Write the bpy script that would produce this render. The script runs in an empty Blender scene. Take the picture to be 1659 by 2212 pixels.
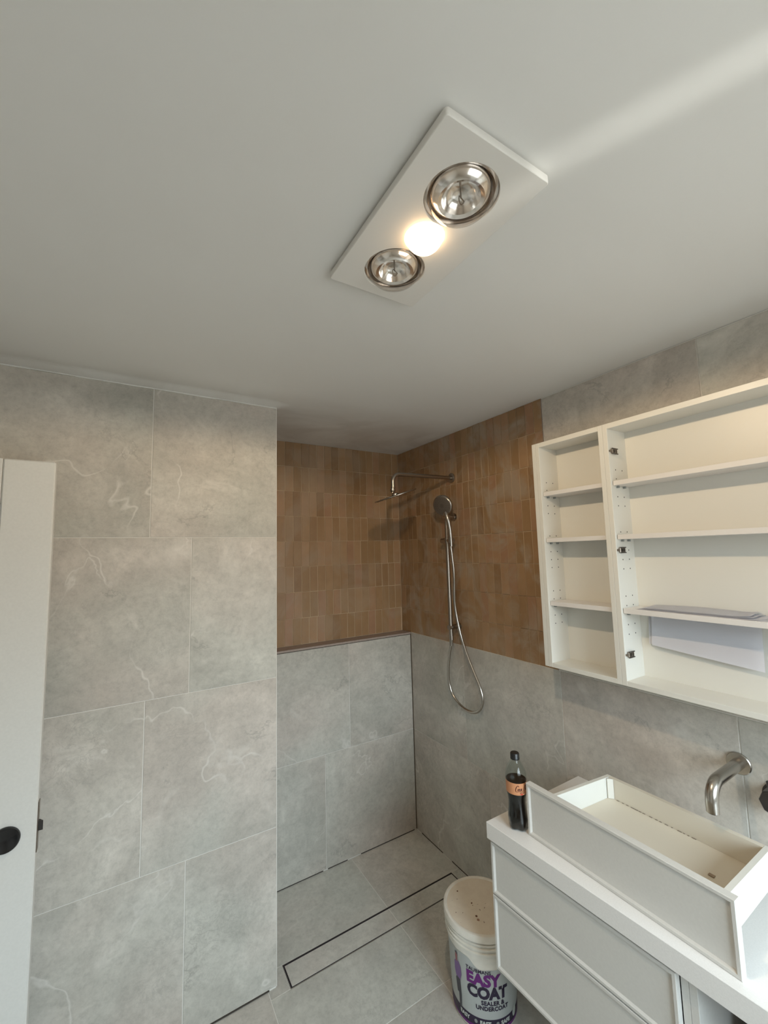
import bpy, bmesh, math, random
from mathutils import Vector, Matrix
random.seed(7)
C = bpy.context.scene.collection
sc = bpy.context.scene
PI = math.pi

# ---------------------------------------------------------------- camera
cd = bpy.data.cameras.new('camera'); cam = bpy.data.objects.new('camera', cd); C.objects.link(cam)
cd.sensor_fit = 'HORIZONTAL'; cd.sensor_width = 36.0; cd.lens = 892.334 / 1659 * 36.0
cd.clip_start = 0.02
cr = Vector((0.85405236, -0.51952556, -0.0262253)); cu = Vector((-0.02932258, -0.09841609, 0.99471326)); cf = Vector((0.51935995, 0.84876821, 0.09928632))
m = Matrix((cr, cu, -cf)).transposed().to_4x4(); m.translation = Vector((-1.57226717, -2.27416309, 1.71665865))
cam.matrix_world = m
sc.camera = cam

# ---------------------------------------------------------------- world: overcast sky above, dimmer ground below
w = bpy.data.worlds.new('sky'); sc.world = w; w.use_nodes = True
nt = w.node_tree; nt.nodes.clear()
out = nt.nodes.new('ShaderNodeOutputWorld'); bg = nt.nodes.new('ShaderNodeBackground')
geo = nt.nodes.new('ShaderNodeTexCoord'); sep = nt.nodes.new('ShaderNodeSeparateXYZ'); ramp = nt.nodes.new('ShaderNodeValToRGB')
mp = nt.nodes.new('ShaderNodeMapRange'); mp.inputs[1].default_value = -1; mp.inputs[2].default_value = 1
nt.links.new(geo.outputs['Generated'], sep.inputs[0]); nt.links.new(sep.outputs['Z'], mp.inputs[0]); nt.links.new(mp.outputs[0], ramp.inputs[0])
e = ramp.color_ramp.elements
e[0].position = 0.47; e[0].color = (0.42, 0.42, 0.41, 1)
e[1].position = 0.53; e[1].color = (0.62, 0.66, 0.69, 1)
k = e.new(0.62); k.color = (1.58, 1.82, 2.02, 1)
k = e.new(1.0); k.color = (1.72, 2.00, 2.26, 1)
nt.links.new(ramp.outputs[0], bg.inputs[0]); bg.inputs[1].default_value = 8.9
nt.links.new(bg.outputs[0], out.inputs[0])

sc.view_settings.view_transform = 'Standard'; sc.view_settings.look = 'None'
sc.view_settings.exposure = 0.0; sc.view_settings.gamma = 1.0; sc.view_settings.use_curve_mapping = False

# window in the wall behind the camera
WX0, WX1, WZ0, WZ1, WY = -1.38, -0.15, 0.95, 2.12, -3.1
pl = bpy.data.lights.new('window_portal', 'AREA'); pl.shape = 'RECTANGLE'; pl.size = WX1 - WX0; pl.size_y = WZ1 - WZ0
po = bpy.data.objects.new('window_portal', pl); C.objects.link(po)
po.location = ((WX0 + WX1) / 2, WY - 0.13, (WZ0 + WZ1) / 2); po.rotation_euler = (PI / 2, 0, 0)
pl.cycles.is_portal = True

# added spot outside the window, standing in for an unknown source: soft ceiling streak
gl_ = bpy.data.lights.new('ceiling_streak_spot', 'SPOT'); gl_.energy = 185; gl_.color = (1, .96, .9); gl_.spot_size = math.radians(9); gl_.spot_blend = .9; gl_.shadow_soft_size = .02
go_ = bpy.data.objects.new('ceiling_streak_spot', gl_); C.objects.link(go_); go_.location = (.24, -4.6, 1.36); go_.scale = (.17, 1, 1)
go_.rotation_euler = (Vector((-.885, -2.02, 2.4)) - go_.location).to_track_quat('-Z', 'Y').to_euler()
BULB = 9.0      # emission strength of the lit globe

# ---------------------------------------------------------------- materials
def mat(name, col, rough=0.5, metal=0.0, **kw):
    M = bpy.data.materials.new(name); M.use_nodes = True
    b = M.node_tree.nodes['Principled BSDF']
    b.inputs['Base Color'].default_value = (*col, 1); b.inputs['Roughness'].default_value = rough; b.inputs['Metallic'].default_value = metal
    for a, v in kw.items(): b.inputs[a].default_value = v
    return M
class NG:
    def __init__(s, M): s.t = M.node_tree; s.b = s.t.nodes['Principled BSDF']
    def n(s, typ, **kw):
        x = s.t.nodes.new(typ)
        for a, v in kw.items():
            if a.startswith('_'): setattr(x, a[1:], v)
            else: x.inputs[a].default_value = v
        return x
    def l(s, a, b): s.t.links.new(a, b)
    def noise(s, vec, scale, detail=4, rough=.5, dist=0):
        x = s.n('ShaderNodeTexNoise', Scale=scale, Detail=detail, Roughness=rough, Distortion=dist); s.l(vec, x.inputs['Vector']); return x.outputs['Fac']
    def ramp(s, v, stops):
        x = s.n('ShaderNodeValToRGB'); e = x.color_ramp.elements
        while len(e) < len(stops): e.new(.5)
        for k, (p, c) in zip(e, stops):
            k.position = p; k.color = (*c, 1) if isinstance(c, tuple) else (c, c, c, 1)
        s.l(v, x.inputs[0]); return x.outputs[0]
    def mix(s, f, a, b, mode='MIX'):
        x = s.n('ShaderNodeMix', _data_type='RGBA', _blend_type=mode)
        for sock, v in ((x.inputs[0], f), (x.inputs[6], a), (x.inputs[7], b)):
            if hasattr(v, 'links'): s.l(v, sock)
            elif isinstance(v, tuple): sock.default_value = (*v, 1)
            else: sock.default_value = v
        return x.outputs[2]
    def math(s, op, a, b=0.0):
        x = s.n('ShaderNodeMath', _operation=op)
        for sock, v in ((x.inputs[0], a), (x.inputs[1], b)):
            if hasattr(v, 'links'): s.l(v, sock)
            else: sock.default_value = v
        return x.outputs[0]
    def bump(s, h, strength=.1, dist=.01):
        x = s.n('ShaderNodeBump', Strength=strength, Distance=dist); s.l(h, x.inputs['Height']); s.l(x.outputs[0], s.b.inputs['Normal'])

def pos_rand(g, amt=(37., 17., 29.)):
    p = g.n('ShaderNodeNewGeometry').outputs['Position']; oi = g.n('ShaderNodeObjectInfo').outputs['Random']
    v = g.n('ShaderNodeVectorMath', _operation='SCALE'); v.inputs[0].default_value = amt; g.l(oi, v.inputs['Scale'])
    a = g.n('ShaderNodeVectorMath', _operation='ADD'); g.l(p, a.inputs[0]); g.l(v.outputs[0], a.inputs[1]); return a.outputs[0]

def stone(name, light, dark, rough=.42, vein=.5):
    M = mat(name, light, rough); g = NG(M); v = pos_rand(g)
    n1 = g.noise(v, 2.2, 9, .68, .8); base = g.ramp(n1, [(.32, dark), (.52, tuple((a + b) / 2 for a, b in zip(light, dark))), (.70, light)])
    nh = g.noise(v, 1.6, 3, .5, .4); base = g.mix(1.0, base, g.ramp(nh, [(.35, (1.02, .975, .955)), (.6, (.975, 1.0, .985))]), 'MULTIPLY')
    n2 = g.noise(v, 46, 8, .78); sp = g.ramp(n2, [(.34, .70), (.5, .98), (.68, 1.14)])
    c = g.mix(.5, base, sp, 'MULTIPLY')
    n3 = g.noise(v, 9, 8, .75, .5); c = g.mix(.5, c, g.ramp(n3, [(.35, .80), (.62, 1.12)]), 'MULTIPLY')
    # fine white veins, some of them straight fractures
    for sc_, ds, wd, lo_m in ((1.15, .22, .0035, .50), (2.4, .35, .0055, .56)):
        f = g.noise(v, sc_, 5, .5, ds); a = g.math('ABSOLUTE', g.math('SUBTRACT', f, .5)); line = g.ramp(a, [(0, 1.0), (wd * .5, .55), (wd, 0.0)])
        mk = g.ramp(g.noise(v, 3.1 if sc_ < 2 else 2.2, 3), [(lo_m, 0.0), (lo_m + .09, 1.0)])
        c = g.mix(g.math('MULTIPLY', g.math('MULTIPLY', line, mk), vein), c, (.82, .79, .74))
    # pale clouds
    cl = g.ramp(g.noise(v, 3.0, 4, .6, 1.8), [(.60, 0.0), (.74, .45)]); c = g.mix(cl, c, tuple(min(1, x * 1.16) for x in light))
    # darker crackled patches
    mk2 = g.ramp(g.noise(v, 2.4, 3, .55), [(.54, 0.0), (.66, 1.0)])
    f2 = g.noise(v, 11, 8, .7, 2.2); a2 = g.math('ABSOLUTE', g.math('SUBTRACT', f2, .5)); l2 = g.ramp(a2, [(0, 1.0), (.012, .45), (.035, 0.0)])
    c = g.mix(g.math('MULTIPLY', g.math('MULTIPLY', l2, mk2), .34), c, tuple(x * .5 for x in dark))
    f3 = g.noise(v, 1.9, 7, .62, .3); a3 = g.math('ABSOLUTE', g.math('SUBTRACT', f3, .47)); l3 = g.ramp(a3, [(0, 1.0), (.0035, .5), (.008, 0.0)])
    c = g.mix(g.math('MULTIPLY', g.math('MULTIPLY', l3, g.ramp(g.noise(v, 2.9, 2), [(.56, 0.0), (.62, 1.0)])), .38), c, tuple(x * .5 for x in dark))
    # slight per tile tone
    oi = g.n('ShaderNodeObjectInfo').outputs['Random']; t = g.ramp(oi, [(0, .96), (1, 1.03)]); c = g.mix(1.0, c, t, 'MULTIPLY')
    g.l(c, g.b.inputs['Base Color']); g.bump(n2, .2, .002)
    r = g.ramp(n1, [(.3, rough + .08), (.7, rough - .05)]); g.l(r, g.b.inputs['Roughness'])
    return M
STONE = stone('stone_wall_tile', (.655, .622, .568), (.445, .422, .380), .42, .5)
STONE_FLOOR = stone('stone_floor_tile', (.66, .645, .60), (.54, .53, .49), .5, .25)

def terracotta(name, haze):
    M = mat(name, (.36, .22, .12), .38); g = NG(M); v = pos_rand(g, (3., 5., 7.))
    oi = g.n('ShaderNodeObjectInfo').outputs['Random']
    c = g.ramp(oi, [(0, (.27, .155, .072)), (.25, (.35, .208, .102)), (.5, (.315, .188, .088)), (.75, (.40, .245, .13)), (1, (.36, .20, .112))])
    n = g.noise(v, 16, 5, .6); c = g.mix(.6, c, g.ramp(n, [(.3, .88), (.7, 1.12)]), 'MULTIPLY')
    p = g.n('ShaderNodeNewGeometry').outputs['Position']
    h = g.ramp(g.noise(p, 4.2, 5, .6, 1.2), [(.46, 0.0), (.62, haze)])   # dried grout haze left on the faces
    c = g.mix(h, c, (.40, .31, .225))
    g.l(c, g.b.inputs['Base Color']); g.l(g.ramp(n, [(.3, .3), (.7, .5)]), g.b.inputs['Roughness'])
    g.bump(g.noise(v, 9, 3, .5), .35, .004)
    return M
TERRA = terracotta('terracotta_tile', .35); TERRA_HAZE = terracotta('terracotta_tile_hazy', .85)
GROUT = mat('pale_grout', (.80, .78, .73), .9); GROUT_TAN = mat('tan_grout', (.62, .47, .31), .9)
def plaster(name, col, rough, patch):
    M = mat(name, col, rough); g = NG(M); p = g.n('ShaderNodeNewGeometry').outputs['Position']
    # bare skim coat patches towards the shower, painted elsewhere
    sx = g.n('ShaderNodeSeparateXYZ'); g.l(p, sx.inputs[0])
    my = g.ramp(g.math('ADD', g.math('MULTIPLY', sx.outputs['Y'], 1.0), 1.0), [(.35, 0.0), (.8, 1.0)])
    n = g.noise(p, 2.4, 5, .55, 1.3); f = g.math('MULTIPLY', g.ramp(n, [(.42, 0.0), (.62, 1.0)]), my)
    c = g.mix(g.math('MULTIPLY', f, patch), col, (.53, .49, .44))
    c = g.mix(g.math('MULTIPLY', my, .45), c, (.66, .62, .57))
    g.l(c, g.b.inputs['Base Color'])
    h = g.math('ADD', g.math('MULTIPLY', g.noise(p, 1.7, 2), 6.0), g.math('MULTIPLY', g.noise(p, 110, 2), .05)); g.bump(h, .12, .02)
    return M
CEIL = plaster('ceiling_paint', (.82, .81, .78), .55, .7)
WALLP = mat('wall_plaster', (.72, .71, .68), .7)
WHITE = mat('white_melamine', (.745, .73, .67), .38)
WHITE_EDGE = mat('white_edge_band', (.76, .73, .70), .42)
PAINT_WHITE = mat('white_satin_paint', (.76, .755, .72), .4)
def speck(M, base, k=.04, sc_=140):
    g = NG(M); p = g.n('ShaderNodeNewGeometry').outputs['Position']; n = g.noise(p, sc_, 2)
    g.l(g.mix(1.0, base, g.ramp(n, [(.3, 1 - k), (.7, 1 + k)]), 'MULTIPLY'), g.b.inputs['Base Color']); return M
DOORW = speck(mat('white_door_paint', (.74, .735, .70), .45), (.74, .735, .70), .02)
VANITY = speck(mat('vanity_lacquer', (.66, .645, .605), .4), (.66, .645, .605), .02)
COUNTER = speck(mat('white_quartz', (.82, .80, .77), .3), (.82, .80, .77), .03, 300)
DRAWIN = mat('drawer_lining', (.68, .63, .53), .5)
STEEL = mat('brushed_nickel', (.40, .36, .32), .27, 1.0)
STEEL2 = mat('brushed_steel', (.50, .47, .43), .24, 1.0)
GUN = mat('gunmetal', (.085, .08, .08), .35, .8)
BLACK = mat('black_metal', (.012, .012, .013), .22)
BLACKP = mat('black_plastic', (.012, .012, .012), .35)
DARK = mat('dark_gap', (.02, .015, .02), .8)
GAP_DARK = mat('dark_joint', (.055, .045, .035), .8)  # dark strips in open gaps, the recess shade put into their colour
HINGE = mat('hinge_steel', (.28, .24, .20), .35, .9)
SILL = speck(mat('mauve_stone_sill', (.36, .29, .25), .55), (.36, .29, .25), .08, 60)
PAPER = mat('white_paper', (.90, .90, .94), .8)
INK = mat('ink', (.10, .10, .12), .8)
PAIL = speck(mat('pail_white_plastic', (.84, .81, .73), .45), (.84, .81, .73), .05, 30)
def make_lid():
    M = mat('dusty_pail_lid', (.7, .6, .5), .6); g = NG(M); p = g.n('ShaderNodeNewGeometry').outputs['Position']
    c = g.ramp(g.noise(p, 22, 5, .6), [(.3, (.76, .67, .55)), (.7, (.84, .76, .63))])
    sp = g.ramp(g.noise(p, 75, 3), [(.71, 0.0), (.74, .8)]); g.l(g.mix(sp, c, (.15, .07, .035)), g.b.inputs['Base Color']); return M
LID = make_lid()
LABEL = mat('pail_label_grey', (.50, .53, .52), .4); NAVY = mat('label_navy', (.025, .015, .045), .4); PURPLE = mat('label_purple', (.15, .015, .19), .4)
SHIRT = mat('label_lilac', (.22, .13, .32), .4); SKIN = mat('label_skin', (.33, .12, .13), .4); TROUSER = mat('label_dark_grey', (.06, .06, .075), .4); LTEXT = mat('label_pale_text', (.62, .66, .62), .4)
COPPER = mat('bottle_label_copper', (.60, .27, .13), .42); SCRIPT = mat('bottle_label_script', (.06, .008, .01), .4); RED = mat('bottle_label_red', (.6, .03, .03), .4)
GREYP = mat('clear_grey_clip', (.30, .32, .31), .3)
COLA = mat('cola', (.006, .003, .002), .06)
def clear(name, tint, refl=1.0, ior=1.45):
    M = bpy.data.materials.new(name); M.use_nodes = True; t = M.node_tree; t.nodes.clear()
    o = t.nodes.new('ShaderNodeOutputMaterial'); mx = t.nodes.new('ShaderNodeMixShader'); tr = t.nodes.new('ShaderNodeBsdfTransparent'); gl = t.nodes.new('ShaderNodeBsdfGlossy'); fr = t.nodes.new('ShaderNodeLayerWeight')
    tr.inputs[0].default_value = (*tint, 1); gl.inputs['Roughness'].default_value = .03; pw = t.nodes.new('ShaderNodeMath'); pw.operation = 'POWER'; pw.inputs[1].default_value = 4.0; t.links.new(fr.outputs['Facing'], pw.inputs[0]); fr.inputs[0].default_value = .5
    mm = t.nodes.new('ShaderNodeMath'); mm.operation = 'MULTIPLY_ADD'; mm.inputs[1].default_value = .8; mm.inputs[2].default_value = .04 * refl; t.links.new(pw.outputs[0], mm.inputs[0])
    t.links.new(mm.outputs[0], mx.inputs[0]); t.links.new(tr.outputs[0], mx.inputs[1]); t.links.new(gl.outputs[0], mx.inputs[2]); t.links.new(mx.outputs[0], o.inputs[0]); return M
PANE = clear('window_glass', (.96, .98, .98)); PET = clear('clear_bottle_plastic', (.86, .90, .89), .8); LAMPGLASS = clear('lamp_glass', (.97, .95, .93), 1.2)
SILVER = mat('lamp_reflector', (.93, .90, .87), .16, 1.0)
GLOW = mat('lit_globe', (1, .9, .75), .5); GLOW.node_tree.nodes['Principled BSDF'].inputs['Emission Color'].default_value = (1.0, .66, .36, 1); GLOW.node_tree.nodes['Principled BSDF'].inputs['Emission Strength'].default_value = BULB

# ---------------------------------------------------------------- mesh helpers
def link(name, me, mt, parent=None, loc=None, kind=None):
    o = bpy.data.objects.new(name, me); C.objects.link(o)
    if mt is not None and len(me.materials) == 0: me.materials.append(mt)
    if parent is not None: o.parent = parent
    if loc is not None: o.location = loc
    if kind: o['kind'] = kind
    return o
def bm_obj(name, bm, mt, parent=None, smooth=False, loc=None, kind=None, extra=()):
    bmesh.ops.recalc_face_normals(bm, faces=bm.faces)
    me = bpy.data.meshes.new(name); bm.to_mesh(me); bm.free()
    if smooth:
        for p in me.polygons: p.use_smooth = True
        try: me.set_sharp_from_angle(angle=math.radians(40))
        except Exception: pass
    me.materials.append(mt)
    for x in extra: me.materials.append(x)
    return link(name, me, None, parent, loc, kind)
def add_box(bm, lo, hi, bev=0.0, f=None):
    vs = [bm.verts.new((x, y, z)) for x in (lo[0], hi[0]) for y in (lo[1], hi[1]) for z in (lo[2], hi[2])]
    if f:
        for v in vs: v.co = Vector(f(v.co))
    fs = []
    for a in ((0, 1, 3, 2), (4, 6, 7, 5), (0, 4, 5, 1), (2, 3, 7, 6), (0, 2, 6, 4), (1, 5, 7, 3)): fs.append(bm.faces.new([vs[i] for i in a]))
    if bev: bmesh.ops.bevel(bm, geom=list({e for fa in fs for e in fa.edges}), offset=bev, segments=1, affect='EDGES', profile=.5)
def box(name, lo, hi, mt, parent=None, bev=0.0, f=None, kind=None):
    bm = bmesh.new(); add_box(bm, lo, hi, bev, f); return bm_obj(name, bm, mt, parent, kind=kind)
def add_lathe(bm, prof, seg=32, M=None, cap=True, rad=None):
    rings = []
    for i, (r, z) in enumerate(prof):
        ring = []
        for k in range(seg):
            a = 2 * PI * k / seg; rr = r if rad is None else rad(r, z, a)
            v = Vector((rr * math.cos(a), rr * math.sin(a), z)); ring.append(bm.verts.new(M @ v if M else v))
        rings.append(ring)
    for a, b in zip(rings, rings[1:]):
        for k in range(seg): bm.faces.new((a[k], a[(k + 1) % seg], b[(k + 1) % seg], b[k]))
    if cap:
        if prof[0][0] > 1e-6: bm.faces.new(rings[0][::-1])
        if prof[-1][0] > 1e-6: bm.faces.new(rings[-1])
def axisM(loc, d):
    return Matrix.Translation(Vector(loc)) @ Vector(d).to_track_quat('Z', 'Y').to_matrix().to_4x4()
def lathe(name, prof, mt, parent=None, loc=(0, 0, 0), d=(0, 0, 1), seg=32, cap=True, rad=None, smooth=True):
    bm = bmesh.new(); add_lathe(bm, prof, seg, axisM(loc, d), cap, rad); return bm_obj(name, bm, mt, parent, smooth)
def smooth_path(pts, n=6, closed=False):
    P = [Vector(p) for p in pts]; out = []
    for i in range(len(P) - 1):
        p0 = P[max(i - 1, 0)]; p1 = P[i]; p2 = P[i + 1]; p3 = P[min(i + 2, len(P) - 1)]
        for k in range(n):
            t = k / n; out.append(.5 * ((2 * p1) + (p2 - p0) * t + (2 * p0 - 5 * p1 + 4 * p2 - p3) * t * t + (3 * p1 - p0 - 3 * p2 + p3) * t ** 3))
    out.append(P[-1]); return out
def add_tube(bm, pts, r, seg=12, caps=True):
    P = [Vector(p) for p in pts]; up = None; rings = []
    for i, p in enumerate(P):
        t = (P[min(i + 1, len(P) - 1)] - P[max(i - 1, 0)]).normalized()
        if up is None: up = t.orthogonal().normalized()
        up = (up - t * up.dot(t)).normalized(); s = t.cross(up)
        rr = r[i] if isinstance(r, (list, tuple)) else r
        rings.append([bm.verts.new(p + (up * math.cos(2 * PI * k / seg) + s * math.sin(2 * PI * k / seg)) * rr) for k in range(seg)])
    for a, b in zip(rings, rings[1:]):
        for k in range(seg): bm.faces.new((a[k], a[(k + 1) % seg], b[(k + 1) % seg], b[k]))
    if caps: bm.faces.new(rings[0][::-1]); bm.faces.new(rings[-1])
def tube(name, pts, r, mt, parent=None, seg=12):
    bm = bmesh.new(); add_tube(bm, pts, r, seg); return bm_obj(name, bm, mt, parent, True)
def empty(name, loc, label, cat, group=None):
    o = bpy.data.objects.new(name, None); C.objects.link(o); o.location = loc; o['label'] = label; o['category'] = cat; o.empty_display_size = .05
    if group: o['group'] = group
    return o
def adopt(root):     # parts are modelled in room coordinates; bring them into their thing's frame
    for ch in [o for o in bpy.data.objects if o.parent == root]:
        ch.location = Vector(ch.location) - root.location
        ch.matrix_parent_inverse = Matrix.Identity(4)
def structure(o): o['kind'] = 'structure'; return o

# ---- bevelled tile, face towards `n` axis
tile_cache = {}
def tile_mesh(name, w_, h_, t, ch, mt, axis):
    key = (name, round(w_, 4), round(h_, 4), axis, mt.name)
    if key in tile_cache: return tile_cache[key]
    a, b = w_ / 2, h_ / 2; vs = []
    for (dx, dy, dz) in ((a, b, -t), (a, b, -ch), (a - ch, b - ch, 0)):
        vs += [(-dx, -dy, dz), (dx, -dy, dz), (dx, dy, dz), (-dx, dy, dz)]
    fs = [(3, 2, 1, 0), (8, 9, 10, 11)]
    for l in (0, 4):
        for k in range(4): fs.append((l + k, l + (k + 1) % 4, l + 4 + (k + 1) % 4, l + 4 + k))
    T = {'-y': lambda p: (p[0], -p[2], p[1]), '-x': lambda p: (-p[2], -p[0], p[1]), '+x': lambda p: (p[2], p[0], p[1]), '+z': lambda p: p, '+y': lambda p: (-p[0], p[2], p[1])}[axis]
    me = bpy.data.meshes.new(name); me.from_pydata([T(v) for v in vs], [], fs); me.materials.append(mt); me.update(); tile_cache[key] = me
    return me
def tile(parent, axis, u0, u1, v0, v1, face, mt, g=.0015, t=.008, ch=.0008, jit=0.0, name='tile'):
    """u,v extents in the wall plane (x/z, y/z or x/y), face = coordinate of the tile face"""
    w_, h_ = u1 - u0 - 2 * g, v1 - v0 - 2 * g
    me = tile_mesh(name, w_, h_, t, ch, mt, axis)
    u, v = (u0 + u1) / 2, (v0 + v1) / 2; d = random.uniform(-jit, jit)
    loc = {'-y': (u, face - abs(d), v), '-x': (face - abs(d), u, v), '+x': (face, u, v), '+z': (u, v, face), '+y': (u, face, v)}[axis]
    o = link(name, me, None, parent, loc)
    if jit:
        r = jit * 5
        o.rotation_euler = (random.uniform(-r, r) if axis == '-y' else 0, random.uniform(-r, r) if axis == '-x' else 0, random.uniform(-r, r))
    return o

H = 2.40; XE = -1.0246; YL = -0.4619; D = 0.0962; XF = -2.62; YF = -3.1
# ================================================================= SETTING
# ---- floor
floor = structure(box('floor', (XF - .1, YF - .2, -.12), (.1, D + .1, -.0012), GROUT))
G = .0015
xs_room = [XF, -2.264, -1.660, -1.058, -.456, 0]
def frow(y0, y1, xs):
    for a, b in zip(xs, xs[1:]): tile(floor, '+z', a, b, y0, y1, 0.0, STONE_FLOOR, t=.0012 - .0002, ch=.0005)
frow(-.385, 0, [-1.058, -.456, 0])
DX0, DX1, DY0, DY1 = -.980, -.052, -.499, -.385
tile(floor, '+z', -1.058, DX0, DY0, DY1, 0, STONE_FLOOR, t=.001, ch=.0005); tile(floor, '+z', DX1, 0, DY0, DY1, 0, STONE_FLOOR, t=.001, ch=.0005)
frow(-.810, -.499, xs_room[3:]); frow(-.810, YL, xs_room[:4])
for y0, y1 in ((-1.414, -.810), (-2.018, -1.414), (-2.622, -2.018), (YF, -2.622)): frow(y0, y1, xs_room)

# ---- ceiling with a hole for the heater light, feathered down to the left wall
LX0, LX1, LY0, LY1 = -1.183, -.941, -1.851, -1.416
hx0, hx1, hy0, hy1 = LX0 + .03, LX1 - .03, LY0 + .02, LY1 - .02
def steps(a, b, n, extra):
    v = [a + (b - a) * i / n for i in range(n + 1)]; v = [x for x in v if all(abs(x - q) > .011 for q in extra)] + list(extra); return sorted(v)
xs = steps(XF - .02, .02, 88, (hx0, hx1, XE)); ys = steps(YF - .02, D + .02, 100, (hy0, hy1, YL, YL - .05, YL - .025, YL - .10, YL - .135, YL - .17))
def cz(x, y):
    d = max(0.0, YL - y); e_ = max(0.0, x - XE)
    q = math.hypot(d, e_); z = H
    P_ = ((0, -.0105), (.05, .0012), (.10, -.0022), (.17, -.0016), (.26, 0), (99, 0))
    for (a, za), (b, zb_) in zip(P_, P_[1:]):
        if a <= q < b: z = H + za + (zb_ - za) * (q - a) / (b - a); break
    z += .0012 * math.sin(3.1 * x + 1.3) * math.sin(2.7 * y) * min(1, q * 4) if q > 0 else 0
    return z
bm = bmesh.new(); V = [[bm.verts.new((x, y, cz(x, y))) for y in ys] for x in xs]
for i in range(len(xs) - 1):
    for j in range(len(ys) - 1):
        if xs[i] >= hx0 - 1e-6 and xs[i + 1] <= hx1 + 1e-6 and ys[j] >= hy0 - 1e-6 and ys[j + 1] <= hy1 + 1e-6: continue
        bm.faces.new((V[i][j], V[i][j + 1], V[i + 1][j + 1], V[i + 1][j]))
for e_ in bmesh.ops.extrude_face_region(bm, geom=list(bm.faces))['geom']:
    if isinstance(e_, bmesh.types.BMVert): e_.co.z = H + .12
ceil = structure(bm_obj('ceiling', bm, CEIL, smooth=True))

# ---- back wall of the shower: grey tile below a ledge, terracotta above
wb = structure(box('wall_back', (-1.15, D + .0026, 0), (.0, D + .12, H + .05), GROUT_TAN))
box('ledge_wall', (-1.10, .0015 + .001, 0), (-.0005, D + .0025, 1.186), GROUT, wb)
box('ledge_sill', (-1.10, .0005, 1.1895), (-.0005, D + .001, 1.2), SILL, wb)
box('joint', (-1.10, .0012, 1.186), (-.0005, D, 1.1895), GAP_DARK, wb)
for a, b in ((-1.10, -1.005), (-.985, -.628), (-.600, -.480), (-.395, -.018)): box('joint', (a, .0010, .0005), (b, .02, .0045), GAP_DARK, wb)
box('joint', (-.0035, .0004, .0045), (-.0005, .02, 1.186), GAP_DARK, wb)
for a, b in ((-1.10, -.450), (-.450, -.003)): tile(wb, '-y', a, b, .6, 1.187, 0, STONE, t=.0018)
for a, b in ((-1.10, -.608), (-.608, -.003)): tile(wb, '-y', a, b, .004, .6, 0, STONE, t=.0018)
cols = [-.003 - .0503 * i for i in range(23)]
for r in range(8):
    z0 = 1.201 + r * .1499; off = random.uniform(-.004, .004)
    for a, b in zip(cols[1:], cols):
        a2, b2 = a + off, min(b + off, -.001)
        if r == 0 and b2 - a2 < .02: continue
        tile(wb, '-y', a2, b2, z0, z0 + .1499, D, TERRA, g=random.choice((.0010, .0015, .0021)), t=.0013, ch=.0007, jit=.0012, name='terracotta_tile')

# ---- right wall
wr = structure(box('wall_right', (.0045, YF - .2, 0), (.14, D + .12, H + .05), GROUT_TAN))
def row(z0, z1, ysj, mt=STONE):
    for a, b in zip(ysj, ysj[1:]): tile(wr, '-x', a, b, z0, z1, 0, mt, t=.0034)
box('grout_bed', (.0024, -1.0968, 1.2), (.0045, D + .0025, H), GROUT_TAN, wr); box('grout_bed', (.0022, YF, 0), (.0045, 0, 1.2), GROUT, wr); box('grout_bed', (.0022, YF, 1.2), (.0045, -1.098, H), GROUT, wr)
row(.6, 1.2, [YF, -2.93, -2.318, -1.710, -1.106, -.496, 0]); row(.004, .6, [YF, -2.468, -1.864, -1.26, -.650, 0])
row(1.2, 1.8, [YF, -2.468, -1.864, -1.26, -1.098]); row(1.8, H - .002, [YF, -2.93, -2.318, -1.706, -1.098])
cols = [D - .004 - .0498 * i for i in range(25)]
for r in range(8):
    z0 = 1.201 + r * .1499; off = random.uniform(-.003, .003)
    for i, (a, b) in enumerate(zip(cols[1:], cols)):
        b2 = b + off if i else b; a2 = max(a + off, -1.0965) if i < 23 else -1.0965
        tile(wr, '-x', a2, b2, z0, z0 + .1499, 0, TERRA_HAZE, g=random.choice((.0010, .0015, .0021)), t=.0013, ch=.0007, jit=.001, name='terracotta_tile')
box('tile_trim', (-.001, -1.0985, 1.2), (.004, -1.0968, H - .002), SILL, wr)
for a in (-.05, -.33, -.62):
    box('joint', (.0002, a - .2, .0005), (.004, a, .0042), GAP_DARK, wr)

# ---- left wall (nib) facing the camera
wl = structure(box('wall_left', (XF - .1, YL + .0022, 0), (XE - .002, D + .12, H + .05), GROUT))
jA = [XF, -2.118, -1.514, XE]; jB = [XF, -2.574, -1.970, -1.367, XE]
for (z0, z1, j) in ((.005, .6, jB), (.6, 1.2, jA), (1.2, 1.8, jB), (1.8, 2.388, jA)):
    for a, b in zip(j, j[1:]): tile(wl, '-y', a, b, z0, z1, YL, STONE, t=.0021)
for (z0, z1) in ((.005, .6), (.6, 1.2), (1.2, 1.8), (1.8, 2.388)):
    tile(wl, '+x', YL + .001, 0, z0, z1, XE, STONE, t=.0019)
box('tile_trim', (XE - .0015, YL - .0006, 0.005), (XE + .0006, YL + .0015, 2.388), GROUT, wl)
box('joint', (XF, YL - .0004, .0003), (XE - .03, YL + .002, .0055), GAP_DARK, wl)
bm = bmesh.new(); x = XF
while x < XE:      # hand-run caulk bead along the top of the tiles
    d = random.uniform(.03, .09); add_box(bm, (x, YL - random.uniform(.0008, .0018), 2.3865 + random.uniform(-.001, .001)), (min(x + d, XE), YL + .002, 2.392), .0004); x += d
bm_obj('caulk_bead', bm, PAINT_WHITE, wl)

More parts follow.
